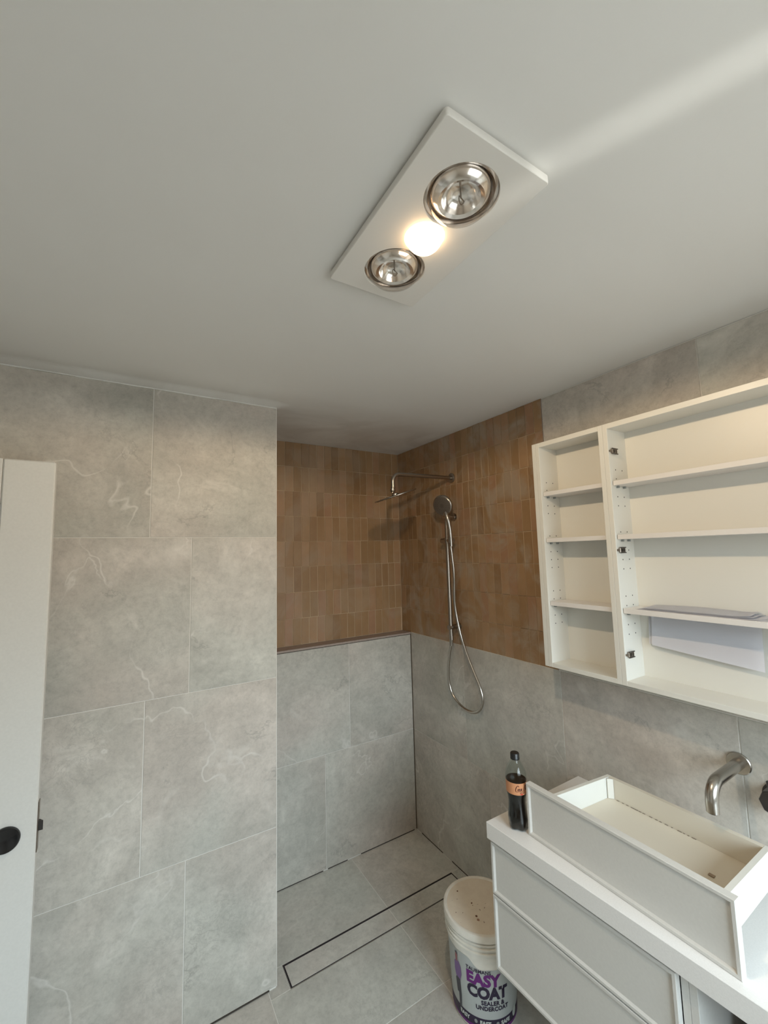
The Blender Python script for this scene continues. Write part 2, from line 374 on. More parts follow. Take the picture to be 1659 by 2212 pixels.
# ---- wall with the doorway (outside the frame on the left) and the window wall behind the camera
bm = bmesh.new()
add_box(bm, (XF - .12, YF - .2, 0), (XF, -1.50, H + .05)); add_box(bm, (XF - .12, -.60, 0), (XF, YL + .002, H + .05)); add_box(bm, (XF - .12, -1.50, 2.06), (XF, -.60, H + .05))
structure(bm_obj('wall_entry', bm, WALLP))
structure(box('wall_hallway', (-3.9, -3.3, 0), (-3.8, .3, H + .1), WALLP)); structure(box('floor_hallway', (-3.9, -3.3, -.12), (XF - .1, .3, -.001), STONE_FLOOR))
structure(box('ceiling_hallway', (-3.9, -3.3, H), (XF - .1, .3, H + .1), WALLP))
bm = bmesh.new(); add_box(bm, (-3.9, -3.4, 0), (XF - .12, -3.3, H + .1)); add_box(bm, (-3.9, .3, 0), (XF - .1, .4, H + .1)); structure(bm_obj('wall_hallway_ends', bm, WALLP))
bm = bmesh.new(); t0, t1 = YF - .12, YF
add_box(bm, (XF - .12, t0, 0), (WX0, t1, H + .05)); add_box(bm, (WX1, t0, 0), (.1, t1, H + .05)); add_box(bm, (WX0, t0, 0), (WX1, t1, WZ0)); add_box(bm, (WX0, t0, WZ1), (WX1, t1, H + .05))
structure(bm_obj('wall_front', bm, WALLP))
win = structure(box('window_1', (WX0, YF - .10, WZ0), (WX0 + .05, YF - .04, WZ1), PAINT_WHITE))
for lo, hi in (((WX1 - .05, WZ0), (WX1, WZ1)), ((WX0 + .05, WZ0), (WX1 - .05, WZ0 + .05)), ((WX0 + .05, WZ1 - .05), (WX1 - .05, WZ1)), ((-.85, WZ0 + .05), (-.80, WZ1 - .05))):
    box('window_frame', (lo[0], YF - .10, lo[1]), (hi[0], YF - .04, hi[1]), PAINT_WHITE, win)
box('window_pane', (WX0 + .05, YF - .072, WZ0 + .05), (-.85, YF - .068, WZ1 - .05), PANE, win); box('window_pane', (-.80, YF - .072, WZ0 + .05), (WX1 - .05, YF - .068, WZ1 - .05), PANE, win)

# ---- open door lying against the left wall
DXE, DY = -1.787, -.62
door = bpy.data.objects.new('door_1', None); C.objects.link(door); door.location = (DXE - .82, DY + .0175, .006); door['kind'] = 'structure'
bm = bmesh.new(); y0, y1 = DY, DY + .036; X0, X1 = DXE - .82, DXE; st = .127; zt, zb = 2.035, .006
add_box(bm, (X1 - st, y0, zb), (X1, y1, zt), .004); bm_obj('door_stile', bm, DOORW, door)
box('door_stile', (X0, y0, zb), (X0 + st, y1, zt), DOORW, door, .004)
box('door_rail', (X0 + st + .001, y0, zt - .138), (X1 - st - .001, y1, zt), DOORW, door, .0012)
box('door_rail', (X0 + st + .001, y0, zb), (X1 - st - .001, y1, zb + .2), DOORW, door, .0012)
box('door_rail', (X0 + st + .001, y0, .93), (X1 - st - .001, y1, 1.06), DOORW, door, .0012)
box('door_panel', (X0 + st, y0 + .011, zb + .19), (X1 - st, y1 - .011, zt - .13), DOORW, door)
kx, kz = -1.856, .932
kn = lathe('door_knob', [(0, 0), (.032, 0), (.0345, .002), (.0345, .009), (.0325, .0115), (.027, .0105), (.024, .0085), (0, .0075)], BLACK, door, (kx, DY + .0002, kz), (0, -1, 0), 40, cap=False)
bm = bmesh.new(); add_box(bm, (DXE - .0005, DY + .006, .868), (DXE + .0022, DY + .030, 1.008), .0008); bm_obj('latch_plate', bm, HINGE, door)
bm = bmesh.new(); add_box(bm, (DXE + .001, DY + .011, .925), (DXE + .0135, DY + .025, .951))
for v in bm.verts:
    if v.co.x > DXE + .01 and v.co.y > DY + .02: v.co.x = DXE + .004
bm_obj('latch_bolt', bm, GUN, door)
adopt(door)

# ================================================================= HEATER LIGHT
lamp = empty('heater_light', (-1.062, -1.6335, 2.385), 'white rectangular ceiling heater light with two clear heat bulbs and a lit globe', 'light')
PLB, PLT = 2.379, 2.394
# faceplate with three round openings (2D curve fill, converted to a mesh)
def plate(name, lo, hi, holes, z0, z1, mt, parent):
    cv = bpy.data.curves.new(name, 'CURVE'); cv.dimensions = '2D'; cv.fill_mode = 'BOTH'; cv.extrude = (z1 - z0) / 2 - .0015; cv.bevel_depth = .0015; cv.bevel_resolution = 1; cv.offset = -.0015
    def sp(pts):
        s = cv.splines.new('POLY'); s.points.add(len(pts) - 1); s.use_cyclic_u = True
        for p, q in zip(s.points, pts): p.co = (q[0], q[1], 0, 1)
    rc = .006; out_ = []
    for cx_, cy_, a0 in ((hi[0] - rc, hi[1] - rc, 0), (lo[0] + rc, hi[1] - rc, 90), (lo[0] + rc, lo[1] + rc, 180), (hi[0] - rc, lo[1] + rc, 270)):
        for k_ in range(5): a = math.radians(a0 + k_ * 22.5); out_.append((cx_ + rc * math.cos(a), cy_ + rc * math.sin(a)))
    sp(out_)
    for (cx_, cy_, r) in holes: sp([(cx_ + r * math.cos(-2 * PI * k_ / 48), cy_ + r * math.sin(-2 * PI * k_ / 48)) for k_ in range(48)])
    tmp = bpy.data.objects.new(name, cv); C.objects.link(tmp); dg = bpy.context.evaluated_depsgraph_get(); me = bpy.data.meshes.new_from_object(tmp.evaluated_get(dg))
    bpy.data.objects.remove(tmp); me.materials.clear(); me.materials.append(mt)
    return link(name, me, None, parent, (0, 0, (z0 + z1) / 2))
PLATE = mat('lamp_plate_white', (.80, .775, .73), .42)
HB = [(-1.062, -1.7475), (-1.062, -1.5165)]; HR = .0705
plate('faceplate', (LX0, LY0), (LX1, LY1), [(*HB[0], HR), (*HB[1], HR), (-1.062, -1.6335, .0415)], PLB, PLT, PLATE, lamp)
plate('faceplate_rim', (LX0 + .006, LY0 + .006), (LX1 - .006, LY1 - .006), [(*HB[0], HR + .004), (*HB[1], HR + .004), (-1.062, -1.6335, .044)], PLT, 2.3995, PLATE, lamp)
HOUS = mat('lamp_housing', (.35, .33, .31), .5, .6)
bm = bmesh.new(); add_box(bm, (hx0 + .001, hy0 + .001, 2.402), (hx1 - .001, hy1 - .001, 2.56)); bmesh.ops.delete(bm, geom=[f for f in bm.faces if f.calc_center_median().z < 2.41], context='FACES')
bmesh.ops.solidify(bm, geom=list(bm.faces), thickness=.001); bm_obj('housing', bm, HOUS, lamp)
bulbs = []
for (bx, by) in HB:
    bm = bmesh.new(); R_ = .0625
    prof = [(R_ + .002, -.004)] + [(R_ * math.cos(math.radians(a)) ** .75 if a < 90 else 0, -.004 - .040 * math.sin(math.radians(a))) for a in range(0, 91, 9)]
    add_lathe(bm, [(r, z) for r, z in prof], 48, Matrix.Translation((bx, by, PLB + .010)), cap=False)
    b_ = bm_obj('heat_bulb', bm, LAMPGLASS, lamp, True)
    # silvered reflector bowl, wavy inner neck and filament seen through the glass
    lathe('reflector', [(.0605, .012), (.058, .001), (.052, -.009), (.044, -.014), (.037, -.011), (.033, -.002), (.028, .006), (.016, .012), (.0, .013)], SILVER, b_, (bx, by, PLB + .008), (0, 0, 1), 48, cap=False)
    bm = bmesh.new(); add_tube(bm, [(bx, by, 2.400), (bx, by, 2.378)], .0016, 8)
    add_tube(bm, [(bx + .007 * math.cos(a / 10 * 2 * PI), by + .002 * math.sin(a), 2.374 + .007 * math.sin(a / 10 * 2 * PI)) for a in range(11)], .0012, 6)
    bm_obj('filament', bm, HINGE, b_, True)
    lathe('bulb_collar', [(.0695, .004), (.0695, .012), (.0635, .012), (.0635, .004)], SILVER, b_, (bx, by, PLB + .001), (0, 0, 1), 48, cap=False)
g_ = lathe('globe', [(.0, -.039)] + [(.0405 * math.sin(math.radians(a)), -.039 * math.cos(math.radians(a))) for a in range(10, 100, 10)] + [(.038, .012), (.02, .02), (0, .021)], GLOW, lamp, (-1.062, -1.6335, 2.386), (0, 0, 1), 40, cap=False)
g_['label'] = 'glowing warm white globe'
ld = bpy.data.lights.new('globe_light', 'SPOT'); ld.energy = 19.5; ld.color = (1.0, .76, .50); ld.spot_size = math.radians(180); ld.spot_blend = .16; ld.shadow_soft_size = .02
lo_ = bpy.data.objects.new('globe_light', ld); C.objects.link(lo_); lo_.parent = lamp; lo_.location = (-1.062, -1.6335, 2.318)
adopt(lamp)
for b_ in [o for o in bpy.data.objects if o.name.startswith('heat_bulb')]:
    for ch in [o for o in bpy.data.objects if o.parent == b_]: ch.location = Vector(ch.location)

# ================================================================= SHOWER
sh = empty('overhead_shower', (0, -.467, 2.139), 'brushed nickel overhead shower arm with thin round tilted rose on tan tiles', 'shower head')
lathe('wall_flange', [(0, 0), (.028, 0), (.028, .006), (.025, .008), (.013, .009), (.0125, .012), (0, .012)], STEEL, sh, (-.0005, -.467, 2.139), (-1, 0, 0), 32, cap=False)
arm = [(-.008, -.467, 2.139), (-.12, -.467, 2.1375), (-.25, -.467, 2.135), (-.345, -.467, 2.133)]
for k_ in range(1, 9): a = k_ / 8 * PI / 2; arm.append((-.365 - .042 * math.sin(a), -.467, 2.0905 + .042 * math.cos(a)))
arm += [(-.407, -.467, 2.062)]
tube('shower_arm', arm, .0108, STEEL, sh, 20)
n_ = Vector((-.3137, .0449, .9485)).normalized(); hc = Vector((-.394, -.467, 2.0185))
lathe('ball_joint', [(0, 0), (.0125, 0), (.0125, .008), (.0105, .009), (.0105, .013), (.014, .014), (.014, .024), (.008, .030), (.008, .034), (0, .034)], STEEL, sh, (-.407, -.467, 2.064), (-.12, 0, -1), 24, cap=False)
lathe('shower_rose', [(0, .004), (.019, .004), (.022, .0025), (.113, .0012), (.116, -.001), (.116, -.004), (.113, -.0055), (0, -.0055)], STEEL, sh, hc, n_, 56, cap=False)
lathe('rose_hub', [(0, .012), (.014, .012), (.019, .009), (.020, .003), (0, .003)], STEEL2, sh, hc, n_, 28, cap=False)
bm = bmesh.new()
for rr in (.03, .055, .08, .1):
    for k_ in range(int(rr * 200)): a = 2 * PI * k_ / int(rr * 200); add_lathe(bm, [(.0016, -.0052), (.0012, -.0072), (0, -.0072)], 6, axisM(hc, n_) @ Matrix.Translation((rr * math.cos(a), rr * math.sin(a), 0)), cap=False)
bm_obj('nozzles', bm, BLACKP, sh, kind='stuff')
adopt(sh)

ra = empty('hand_shower_rail', (-.06, -.475, 1.24), 'brushed nickel slide rail with hand shower and looped steel hose', 'shower')
RX, RY = -.06, -.474
tube('rail', [(RX, RY - .003, 1.236), (RX, RY, 1.3), (RX, RY, 1.7), (RX, RY, 1.925)], .0115, STEEL, ra, 20)
lathe('rail_cap', [(0, 0), (.0122, 0), (.0122, .012), (.010, .015), (0, .015)], STEEL, ra, (RX, RY, 1.915), (0, 0, 1), 20, cap=False)
for z_ in (1.302, 1.912):
    bm = bmesh.new(); add_tube(bm, [(-.0005, RY, z_), (RX - .014, RY, z_)], .0135, 20); bm_ = axisM((0, RY, z_), (-1, 0, 0)); add_lathe(bm, [(0, 0), (.022, 0), (.022, .004), (.0135, .006)], 28, bm_, cap=False)
    bm_obj('rail_bracket', bm, STEEL, ra, True)
bm = bmesh.new(); add_tube(bm, [(RX, RY + .048, 1.778), (RX, RY - .050, 1.778)], .0135, 20); add_tube(bm, [(RX, RY, 1.763), (RX, RY, 1.793)], .0165, 20)
add_tube(bm, [(RX - .008, RY - .037, 1.762), (RX - .008, RY - .036, 1.796)], [.0135, .0150], 20)
bm_obj('slider_clamp', bm, STEEL, ra, True)
# hand shower: disc head on a handle that drops into the slider
hn = Vector((-.86, -.36, -.30)).normalized(); hcn = Vector((-.096, -.487, 1.972))
hd = lathe('handset_head', [(0, .0045), (.047, .0045), (.053, .003), (.0585, -.002), (.060, -.008), (.056, -.016), (.039, -.022), (0, -.025)], STEEL, ra, hcn, hn, 48, cap=False)
HFACE = mat('handset_face', (.13, .105, .085), .45, .3)
lathe('spray_face', [(0, .0062), (.048, .0062), (.0525, .0045), (.0525, .003), (0, .003)], HFACE, hd, hcn, hn, 48, cap=False)
bm = bmesh.new()
for rr, nn in ((.0045, 5), (.010, 8), (.0265, 14), (.040, 20)):
    for k_ in range(nn): a = 2 * PI * k_ / nn; add_lathe(bm, [(.0012 if rr > .02 else .0016, .006), (.001, .0075), (0, .0075)], 6, axisM(hcn, hn) @ Matrix.Translation((rr * math.cos(a), rr * math.sin(a), 0)), cap=False)
bm_obj('spray_nozzles', bm, BLACKP, hd, kind='stuff')
tube('handset_handle', smooth_path([hcn + Vector((.012, -.012, -.040)), (-.085, -.512, 1.905), (-.077, -.517, 1.86), (-.071, -.518, 1.80), (-.068, -.517, 1.745)], 5), [.014] * 4 + [.0125] * 5 + [.0115] * 7 + [.010] * 5, STEEL2, ra, 18)
hose = [(-.068, -.511, 1.75), (-.064, -.512, 1.70), (-.058, -.52, 1.611), (-.053, -.518, 1.565), (-.048, -.5, 1.491), (-.043, -.489, 1.449), (-.038, -.493, 1.388), (-.034, -.505, 1.321), (-.031, -.515, 1.262), (-.028, -.54, 1.199), (-.027, -.577, 1.125), (-.025, -.618, 1.057), (-.025, -.651, 1.018), (-.025, -.668, .974), (-.027, -.664, .93), (-.028, -.637, .892), (-.031, -.593, .871), (-.034, -.54, .87), (-.038, -.476, .891), (-.043, -.427, .935), (-.048, -.412, .985), (-.053, -.424, 1.074), (-.058, -.446, 1.146), (-.06, -.469, 1.202), (-.06, -.476, 1.236)]
HOSE = mat('steel_hose', (.52, .48, .43), .22, 1.0)
for _ in range(2): hose = [hose[0]] + [tuple((a + 2 * b + c) / 4 for a, b, c in zip(hose[i - 1], hose[i], hose[i + 1])) for i in range(1, len(hose) - 1)] + [hose[-1]]
tube('hose', smooth_path(hose, 5), .0080, HOSE, ra, 14)
tube('hose_nut', [(-.06, -.4755, 1.242), (-.0597, -.472, 1.205)], .0105, STEEL, ra, 16)
adopt(ra)
for ch in [o for o in bpy.data.objects if o.parent == hd]: ch.location = (0, 0, 0)

# ================================================================= WALL TAP + MIXER
tp = empty('wall_spout', (0, -1.703, 1.064), 'brushed steel wall spout bending down over the drawer box', 'tap')
lathe('wall_flange', [(0, 0), (.031, 0), (.031, .005), (.029, .007), (.0165, .0075), (0, .0075)], STEEL2, tp, (-.0005, -1.703, 1.064), (-1, 0, 0), 40, cap=False)
pts = [(-.006, -1.703, 1.064), (-.07, -1.703, 1.063), (-.142, -1.703, 1.062)]
for k_ in range(1, 9): a = k_ / 8 * PI / 2; pts.append((-.150 - .045 * math.sin(a), -1.703, 1.017 + .045 * math.cos(a)))
pts += [(-.195, -1.703, .998), (-.1952, -1.703, .990)]
tube('spout', pts, .0156, STEEL2, tp, 28)
lathe('spout_outlet', [(0, 0), (.0135, 0), (.0135, .002), (0, .002)], BLACKP, tp, (-.1952, -1.703, .9885), (0, 0, 1), 20)
adopt(tp)
mx = empty('wall_mixer', (0, -1.800, 1.005), 'dark gunmetal wall mixer tap right of the spout', 'tap')
lathe('wall_flange', [(0, 0), (.040, 0), (.040, .005), (0, .006)], GUN, mx, (-.0005, -1.792, 1.005), (-1, 0, 0), 40, cap=False)
lathe('mixer_body', [(.034, 0), (.034, .046), (.032, .050), (0, .050)], GUN, mx, (-.005, -1.792, 1.005), (-1, 0, 0), 8, smooth=False)
tube('lever', [(-.050, -1.792, 1.008), (-.060, -1.792, 1.03), (-.075, -1.792, 1.07)], .006, GUN, mx, 12)
adopt(mx)

# ================================================================= WALL CABINETS
def cabinet(name, y0, y1, left_extra, label, mid=None):
    """y0 > y1 (left end first); open shelf cabinet without doors"""
    zb, zt, xf, xb = 1.255, 2.152, -.15, -.001; t = .0165
    c = empty(name, (0, (y0 + y1) / 2, zb), label, 'cabinet', None)
    yl = y0 - left_extra
    if left_extra: box('end_panel', (xf, y0 - left_extra + .0008, zb), (xb, y0, zt), WHITE, c, .0008)
    box('side_panel', (xf, yl - t, zb), (xb, yl, zt), WHITE, c, .0008)
    box('side_panel', (xf, y1, zb), (xb, y1 + t, zt), WHITE, c, .0008)
    yi0, yi1 = yl - t, y1 + t
    box('top_panel', (xf + .0002, yi1, zt - t - .002), (xb, yi0, zt), WHITE, c, .0006)
    box('bottom_panel', (xf + .0002, yi1, zb), (xb, yi0, zb + .0165), WHITE, c, .0006)
    box('back_panel', (-.0375, yi1, zb + .0165), (-.030, yi0, zt - t - .002), WHITE, c)
    pz = []
    for (z0, z1) in ((1.931, 1.947), (1.743, 1.759), (1.4925, 1.509)):
        s = box('shelf', (-.1405, yi1 + .0012, z0), (-.038, yi0 - .0022, z1), WHITE_EDGE, c, .0006)
        for yy, sg in ((yi0, -1), (yi1, 1)):
            for px in (-.115, -.0745):
                bm = bmesh.new(); add_tube(bm, [(px, yy, z0 - .0045), (px, yy + sg * .0085, z0 - .0045)], .0032, 10); add_box(bm, (px - .0035, min(yy + sg * .002, yy + sg * .009), z0 - .0075), (px + .0035, max(yy + sg * .002, yy + sg * .009), z0 - .0002)); bm_obj('shelf_pin', bm, GREYP, c)
    bm = bmesh.new(); zz = [1.989, 1.957, 1.893, 1.861, 1.769, 1.705, 1.673, 1.641, 1.548, 1.516, 1.452, 1.420]
    for yy, sg in ((yi0, -1), (yi1, 1)):
        for z_ in zz:
            for px in (-.1145, -.0735):
                if z_ == 1.957 and px > -.1: continue
                if name == 'wide_wall_cabinet' and sg == -1 and z_ == 1.705 and px < -.1: continue
                add_lathe(bm, [(0, 0), (.0023, 0), (.0023, .0003), (0, .0003)], 12, axisM((px, yy, z_), (0, sg, 0)), cap=False)
    bm_obj('peg_holes', bm, BLACKP, c, kind='stuff')
    return c, yi0, yi1
c1, a_, b_ = cabinet('narrow_wall_cabinet', -1.1505, -1.4550, .0175, 'narrow open white wall cabinet with three short shelves')
adopt(c1)
c2, ya, yb = cabinet('wide_wall_cabinet', -1.4555, -2.3500, 0, 'wide open white wall cabinet with hinge plates and papers on its shelf')
for z_ in (2.0545, 1.706, 1.355):
    hb = box('hinge_plate', (-.137, ya - .0065, z_ - .0095), (-.103, ya, z_ + .0095), HINGE, c2, .002)
    bm = bmesh.new(); add_lathe(bm, [(0, 0), (.0042, 0), (.0042, .004), (0, .0045)], 12, axisM((-.143, ya, z_), (0, -1, 0)), cap=False); bm_obj('hinge_screw', bm, HINGE, c2)
    for q_ in (-.128, -.121, -.112):
        box('slot', (q_ - .0016, -ya and ya - .0075, z_ - .0055), (q_ + .0016, ya - .006, z_ + .0055), BLACKP, hb)
    bm = bmesh.new(); add_box(bm, (-.137, ya - .0085, z_ - .0105), (-.103, ya - .0055, z_ - .0075)); add_box(bm, (-.137, ya - .0085, z_ + .0075), (-.103, ya - .0055, z_ + .0105)); bm_obj('flange', bm, GUN, hb)
adopt(c2)
for hb in [o for o in bpy.data.objects if o.name.startswith('hinge_plate')]:
    for ch in [o for o in bpy.data.objects if o.parent == hb]: ch.location = (0, 0, 0)

# loose papers on the lowest shelf of the wide cabinet
def sheet(name, pts_fn, nu, nv, mt, label, group=None, th=.0004, thing=True):
    bm = bmesh.new(); V = [[bm.verts.new(pts_fn(i / nu, j / nv)) for j in range(nv + 1)] for i in range(nu + 1)]
    for i in range(nu):
        for j in range(nv): bm.faces.new((V[i][j], V[i + 1][j], V[i + 1][j + 1], V[i][j + 1]))
    bmesh.ops.solidify(bm, geom=list(bm.faces), thickness=th)
    o = bm_obj(name, bm, mt, None, True)
    o['label'] = label; o['category'] = 'paper'
    if group: o['group'] = group
    return o
zs = 1.5096
def stack(dz, y0, y1, x0, x1, curl, bow, lift=0):
    return lambda u, v: (x0 + (x1 - x0) * v, y0 + (y1 - y0) * u, zs + dz + lift * v + bow * math.sin(PI * u) * v + curl * max(0, (u - .84) / .16) ** 2 * (1 if v < .5 else 1.4))
labels = ['bottom sheet of the loose papers on the cabinet shelf, one corner curling', 'middle sheet of the loose papers lying on the cabinet shelf', 'top sheet of the loose papers on the cabinet shelf, bowed up at the back']
sheet('paper_sheet', stack(.0006, -1.512, -1.842, -.134, -.041, .006, .0006), 30, 6, PAPER, labels[0])
sheet('paper_sheet', stack(.0028, -1.520, -1.815, -.126, -.041, .003, .0025, .001), 30, 6, PAPER, labels[1])
sheet('paper_sheet', stack(.0050, -1.528, -1.806, -.120, -.041, .004, .0045, .003), 30, 6, PAPER, labels[2])
# tall sheets standing against the back of the bottom bay, under the shelf
def hang(x0, y0, y1, ztop, zl, zr):
    return lambda u, v: (x0 - .002 * math.sin(PI * u) - .012 * (1 - v), y0 + (y1 - y0) * u, (zl + (zr - zl) * u) * (1 - v) + ztop * v)
sheet('plan_sheet', hang(-.0385, -1.502, -1.79, 1.490, 1.386, 1.366), 16, 6, PAPER, 'back sheet hanging under the shelf, showing only at the left edge')
sheet('plan_sheet', hang(-.0445, -1.514, -1.806, 1.490, 1.384, 1.358), 16, 6, PAPER, 'large white sheet hanging below the lowest shelf of the wide cabinet')

# ================================================================= VANITY
def wp(p):     # the vanity front runs very slightly out of parallel with the wall
    x, y, z = p; return (x * (1 - .115 * max(0, (-1.163 - y)) / .60 * .55), y, z)
va = empty('vanity_cabinet', (-.25, -1.75, .345), 'white wall-hung vanity with two thin-framed drawers and an open bay', 'vanity')
zb, zt = .345, .7465; XV = -.488; yl, ym, yr = -1.165, -1.7300, -2.340; t = .0165
box('side_panel', (XV, yl - t, zb), (-.001, yl - .0005, zt), VANITY, va, .0006, wp)
box('side_panel', (XV, yr, zb), (-.001, yr + t, zt), VANITY, va, .0006, wp)
box('divider', (XV, ym - t, zb + t), (-.001, ym, zt), VANITY, va, .0006, wp); box('divider', (XV, ym + .0006, zb + t), (-.001, ym + t, zt), VANITY, va, .0006, wp)
box('bottom_panel', (XV, yr + t, zb), (-.001, yl - t, zb + t), VANITY, va, 0, wp)
box('back_panel', (-.018, yr + t, zb + t), (-.002, yl - t, zt), VANITY, va, 0, wp)
def drawer_front(parent, xface, y0, y1, z0, z1, f, fw=.0125, th=.018, name='drawer_front'):
    """thin raised frame around a recessed flat panel, facing -x"""
    o = box(name, (xface + .006, y1 + fw * .8, z0 + fw * .8), (xface + th, y0 - fw * .8, z1 - fw * .8), VANITY, parent, 0, f)
    bm = bmesh.new(); ring_o = [(y0, z0), (y1, z0), (y1, z1), (y0, z1)]
    def ins(d): return [(y0 - d, z0 + d), (y1 + d, z0 + d), (y1 + d, z1 - d), (y0 - d, z1 - d)]
    L = [[(xface + th, a, b) for a, b in ring_o], [(xface + .0012, a, b) for a, b in ring_o], [(xface, a, b) for a, b in ins(.0012)], [(xface, a, b) for a, b in ins(fw - .0045)], [(xface + .0062, a, b) for a, b in ins(fw)], [(xface + th, a, b) for a, b in ins(fw)]]
    Vv = [[bm.verts.new(f(p) if f else p) for p in ring] for ring in L]
    for a, b in zip(Vv, Vv[1:] + Vv[:1]):
        for k_ in range(4): bm.faces.new((a[k_], a[(k_ + 1) % 4], b[(k_ + 1) % 4], b[k_]))
    fr = bm_obj('frame', bm, VANITY, o); return o
XD = -.507
drawer_front(va, XD, yl - .0005, -1.712, .5785, .7385, wp); drawer_front(va, XD, yl - .0005, -1.712, .350, .5745, wp)
adopt(va)
for o in [o for o in bpy.data.objects if o.parent == va and o.name.startswith('drawer_front')]:
    for ch in [c for c in bpy.data.objects if c.parent == o]: ch.location = (0, 0, 0)
ct = box('worktop', (-.515, -2.352, .7475), (-.0008, -1.158, .800), COUNTER, None, .0012, wp)
ct['label'] = 'thick white stone worktop on the wall-hung vanity'; ct['category'] = 'worktop'

# black bag inside the open bay
bm = bmesh.new(); bmesh.ops.create_icosphere(bm, subdivisions=4, radius=1)
for v in bm.verts:
    n = v.co.copy(); s = 1 + .10 * math.sin(7 * n.x + 3 * n.z) * math.sin(6 * n.y + 1) + .05 * math.sin(17 * n.y + 9 * n.z) + .04 * math.sin(23 * n.x - 11 * n.z)
    v.co = Vector((-.27 + .13 * n.x * s, -1.90 + .125 * n.y * s, max(.3617, .500 + .20 * n.z * s)))
bag = bm_obj('crumpled_bag', bm, mat('black_bag_plastic', (.006, .006, .008), .22), None, True); bag['label'] = 'black crumpled bag standing in the open bay of the vanity'; bag['category'] = 'bag'

# ================================================================= LOOSE DRAWER ON THE WORKTOP
dr = empty('loose_drawer', (-.3, -1.56, .8), 'white drawer taken out and set on the worktop, open box behind framed front', 'drawer')
df = drawer_front(dr, -.450, -1.2815, -1.8325, .8003, .9585, None, th=.0205)
# box: slightly skewed side panels, back, bottom
def quad_prism(bm, pts, z0, z1):
    a = [bm.verts.new((x, y, z0 if not isinstance(z0, tuple) else z0[i])) for i, (x, y) in enumerate(pts)]; b = [bm.verts.new((x, y, z1 if not isinstance(z1, tuple) else z1[i])) for i, (x, y) in enumerate(pts)]
    bm.faces.new(a[::-1]); bm.faces.new(b)
    for k_ in range(4): bm.faces.new((a[k_], a[(k_ + 1) % 4], b[(k_ + 1) % 4], b[k_]))
DF, DB = -.4292, -.160; zb1, zb2, zt1, zt2 = .868, .864, .9545, .945
bm = bmesh.new(); quad_prism(bm, [(DF, -1.366), (DB, -1.384), (DB, -1.396), (DF, -1.378)], (zb1, zb2, zb2, zb1), (zt1, zt2, zt2, zt1)); bm_obj('side_panel', bm, WHITE, dr)
bm = bmesh.new(); quad_prism(bm, [(DF, -1.804), (DB, -1.798), (DB, -1.810), (DF, -1.816)], (zb1, zb2, zb2, zb1), (zt1, zt2, zt2, zt1)); bm_obj('side_panel', bm, WHITE, dr)
bm = bmesh.new(); quad_prism(bm, [(DB, -1.3965), (DB, -1.7975), (DB - .014, -1.7978), (DB - .014, -1.3955)], zb2, zt2); bm_obj('rear_panel', bm, DRAWIN, dr)
bm = bmesh.new(); quad_prism(bm, [(DF, -1.3785), (DB - .0145, -1.3955), (DB - .0145, -1.7978), (DF, -1.8035)], (.874, .870, .870, .874), (.886, .882, .882, .886)); bm_obj('base_panel', bm, DRAWIN, dr)
bm = bmesh.new(); quad_prism(bm, [(DF - .0003, -1.366), (DF - .0003, -1.816), (DF + .004, -1.816), (DF + .004, -1.366)], .868, .955); bm_obj('front_backing', bm, DRAWIN, dr)
bm = bmesh.new(); quad_prism(bm, [(DB - .015, -1.398), (DB - .027, -1.3965), (DB - .0275, -1.3985), (DB - .0155, -1.412)], .883, .9445); bm_obj('corner_block', bm, WHITE, dr)
for yy in (-1.39, -1.79): box('runner_clip', (-.40, yy - .008, .8002), (-.38, yy + .008, .8695), GREYP, dr, .001)
bm = bmesh.new(); y = -1.42
while y > -1.64:
    add_box(bm, (DB - .0172, y - random.uniform(.004, .012), .8826), (DB - .0150, y, .8836)); y -= random.uniform(.008, .02)
bm_obj('dirt_line', bm, mat('grime', (.28, .24, .19), .9), dr, kind='stuff')
box('scuff', (-.302, -1.735, .8858), (-.292, -1.722, .8868), mat('scuff_mark', (.33, .26, .19), .9), dr)
adopt(dr)
for ch in [c for c in bpy.data.objects if c.parent == df]: ch.location = (0, 0, 0)

# ================================================================= text helper
def text_mesh(s, size, bold=0.0, align='LEFT', spacing=1.0, shear=0.0, xs_=1.0):
    cv = bpy.data.curves.new('txt', 'FONT'); cv.body = s; cv.size = size; cv.offset = bold; cv.align_x = align; cv.space_character = spacing; cv.shear = shear; cv.resolution_u = 3
    o = bpy.data.objects.new('txt', cv); C.objects.link(o); dg = bpy.context.evaluated_depsgraph_get(); me = bpy.data.meshes.new_from_object(o.evaluated_get(dg)); bpy.data.objects.remove(o)
    bm = bmesh.new(); bm.from_mesh(me); bpy.data.meshes.remove(me); bmesh.ops.triangulate(bm, faces=bm.faces)
    for v in bm.verts: v.co.x *= xs_
    return bm
def wrap(bm, fn):
    for v in bm.verts: v.co = Vector(fn(v.co.x, v.co.y))
def flat_poly(pts):
    bm = bmesh.new(); f = bm.faces.new([bm.verts.new((x, y, 0)) for x, y in pts]); bmesh.ops.triangulate(bm, faces=[f]); return bm

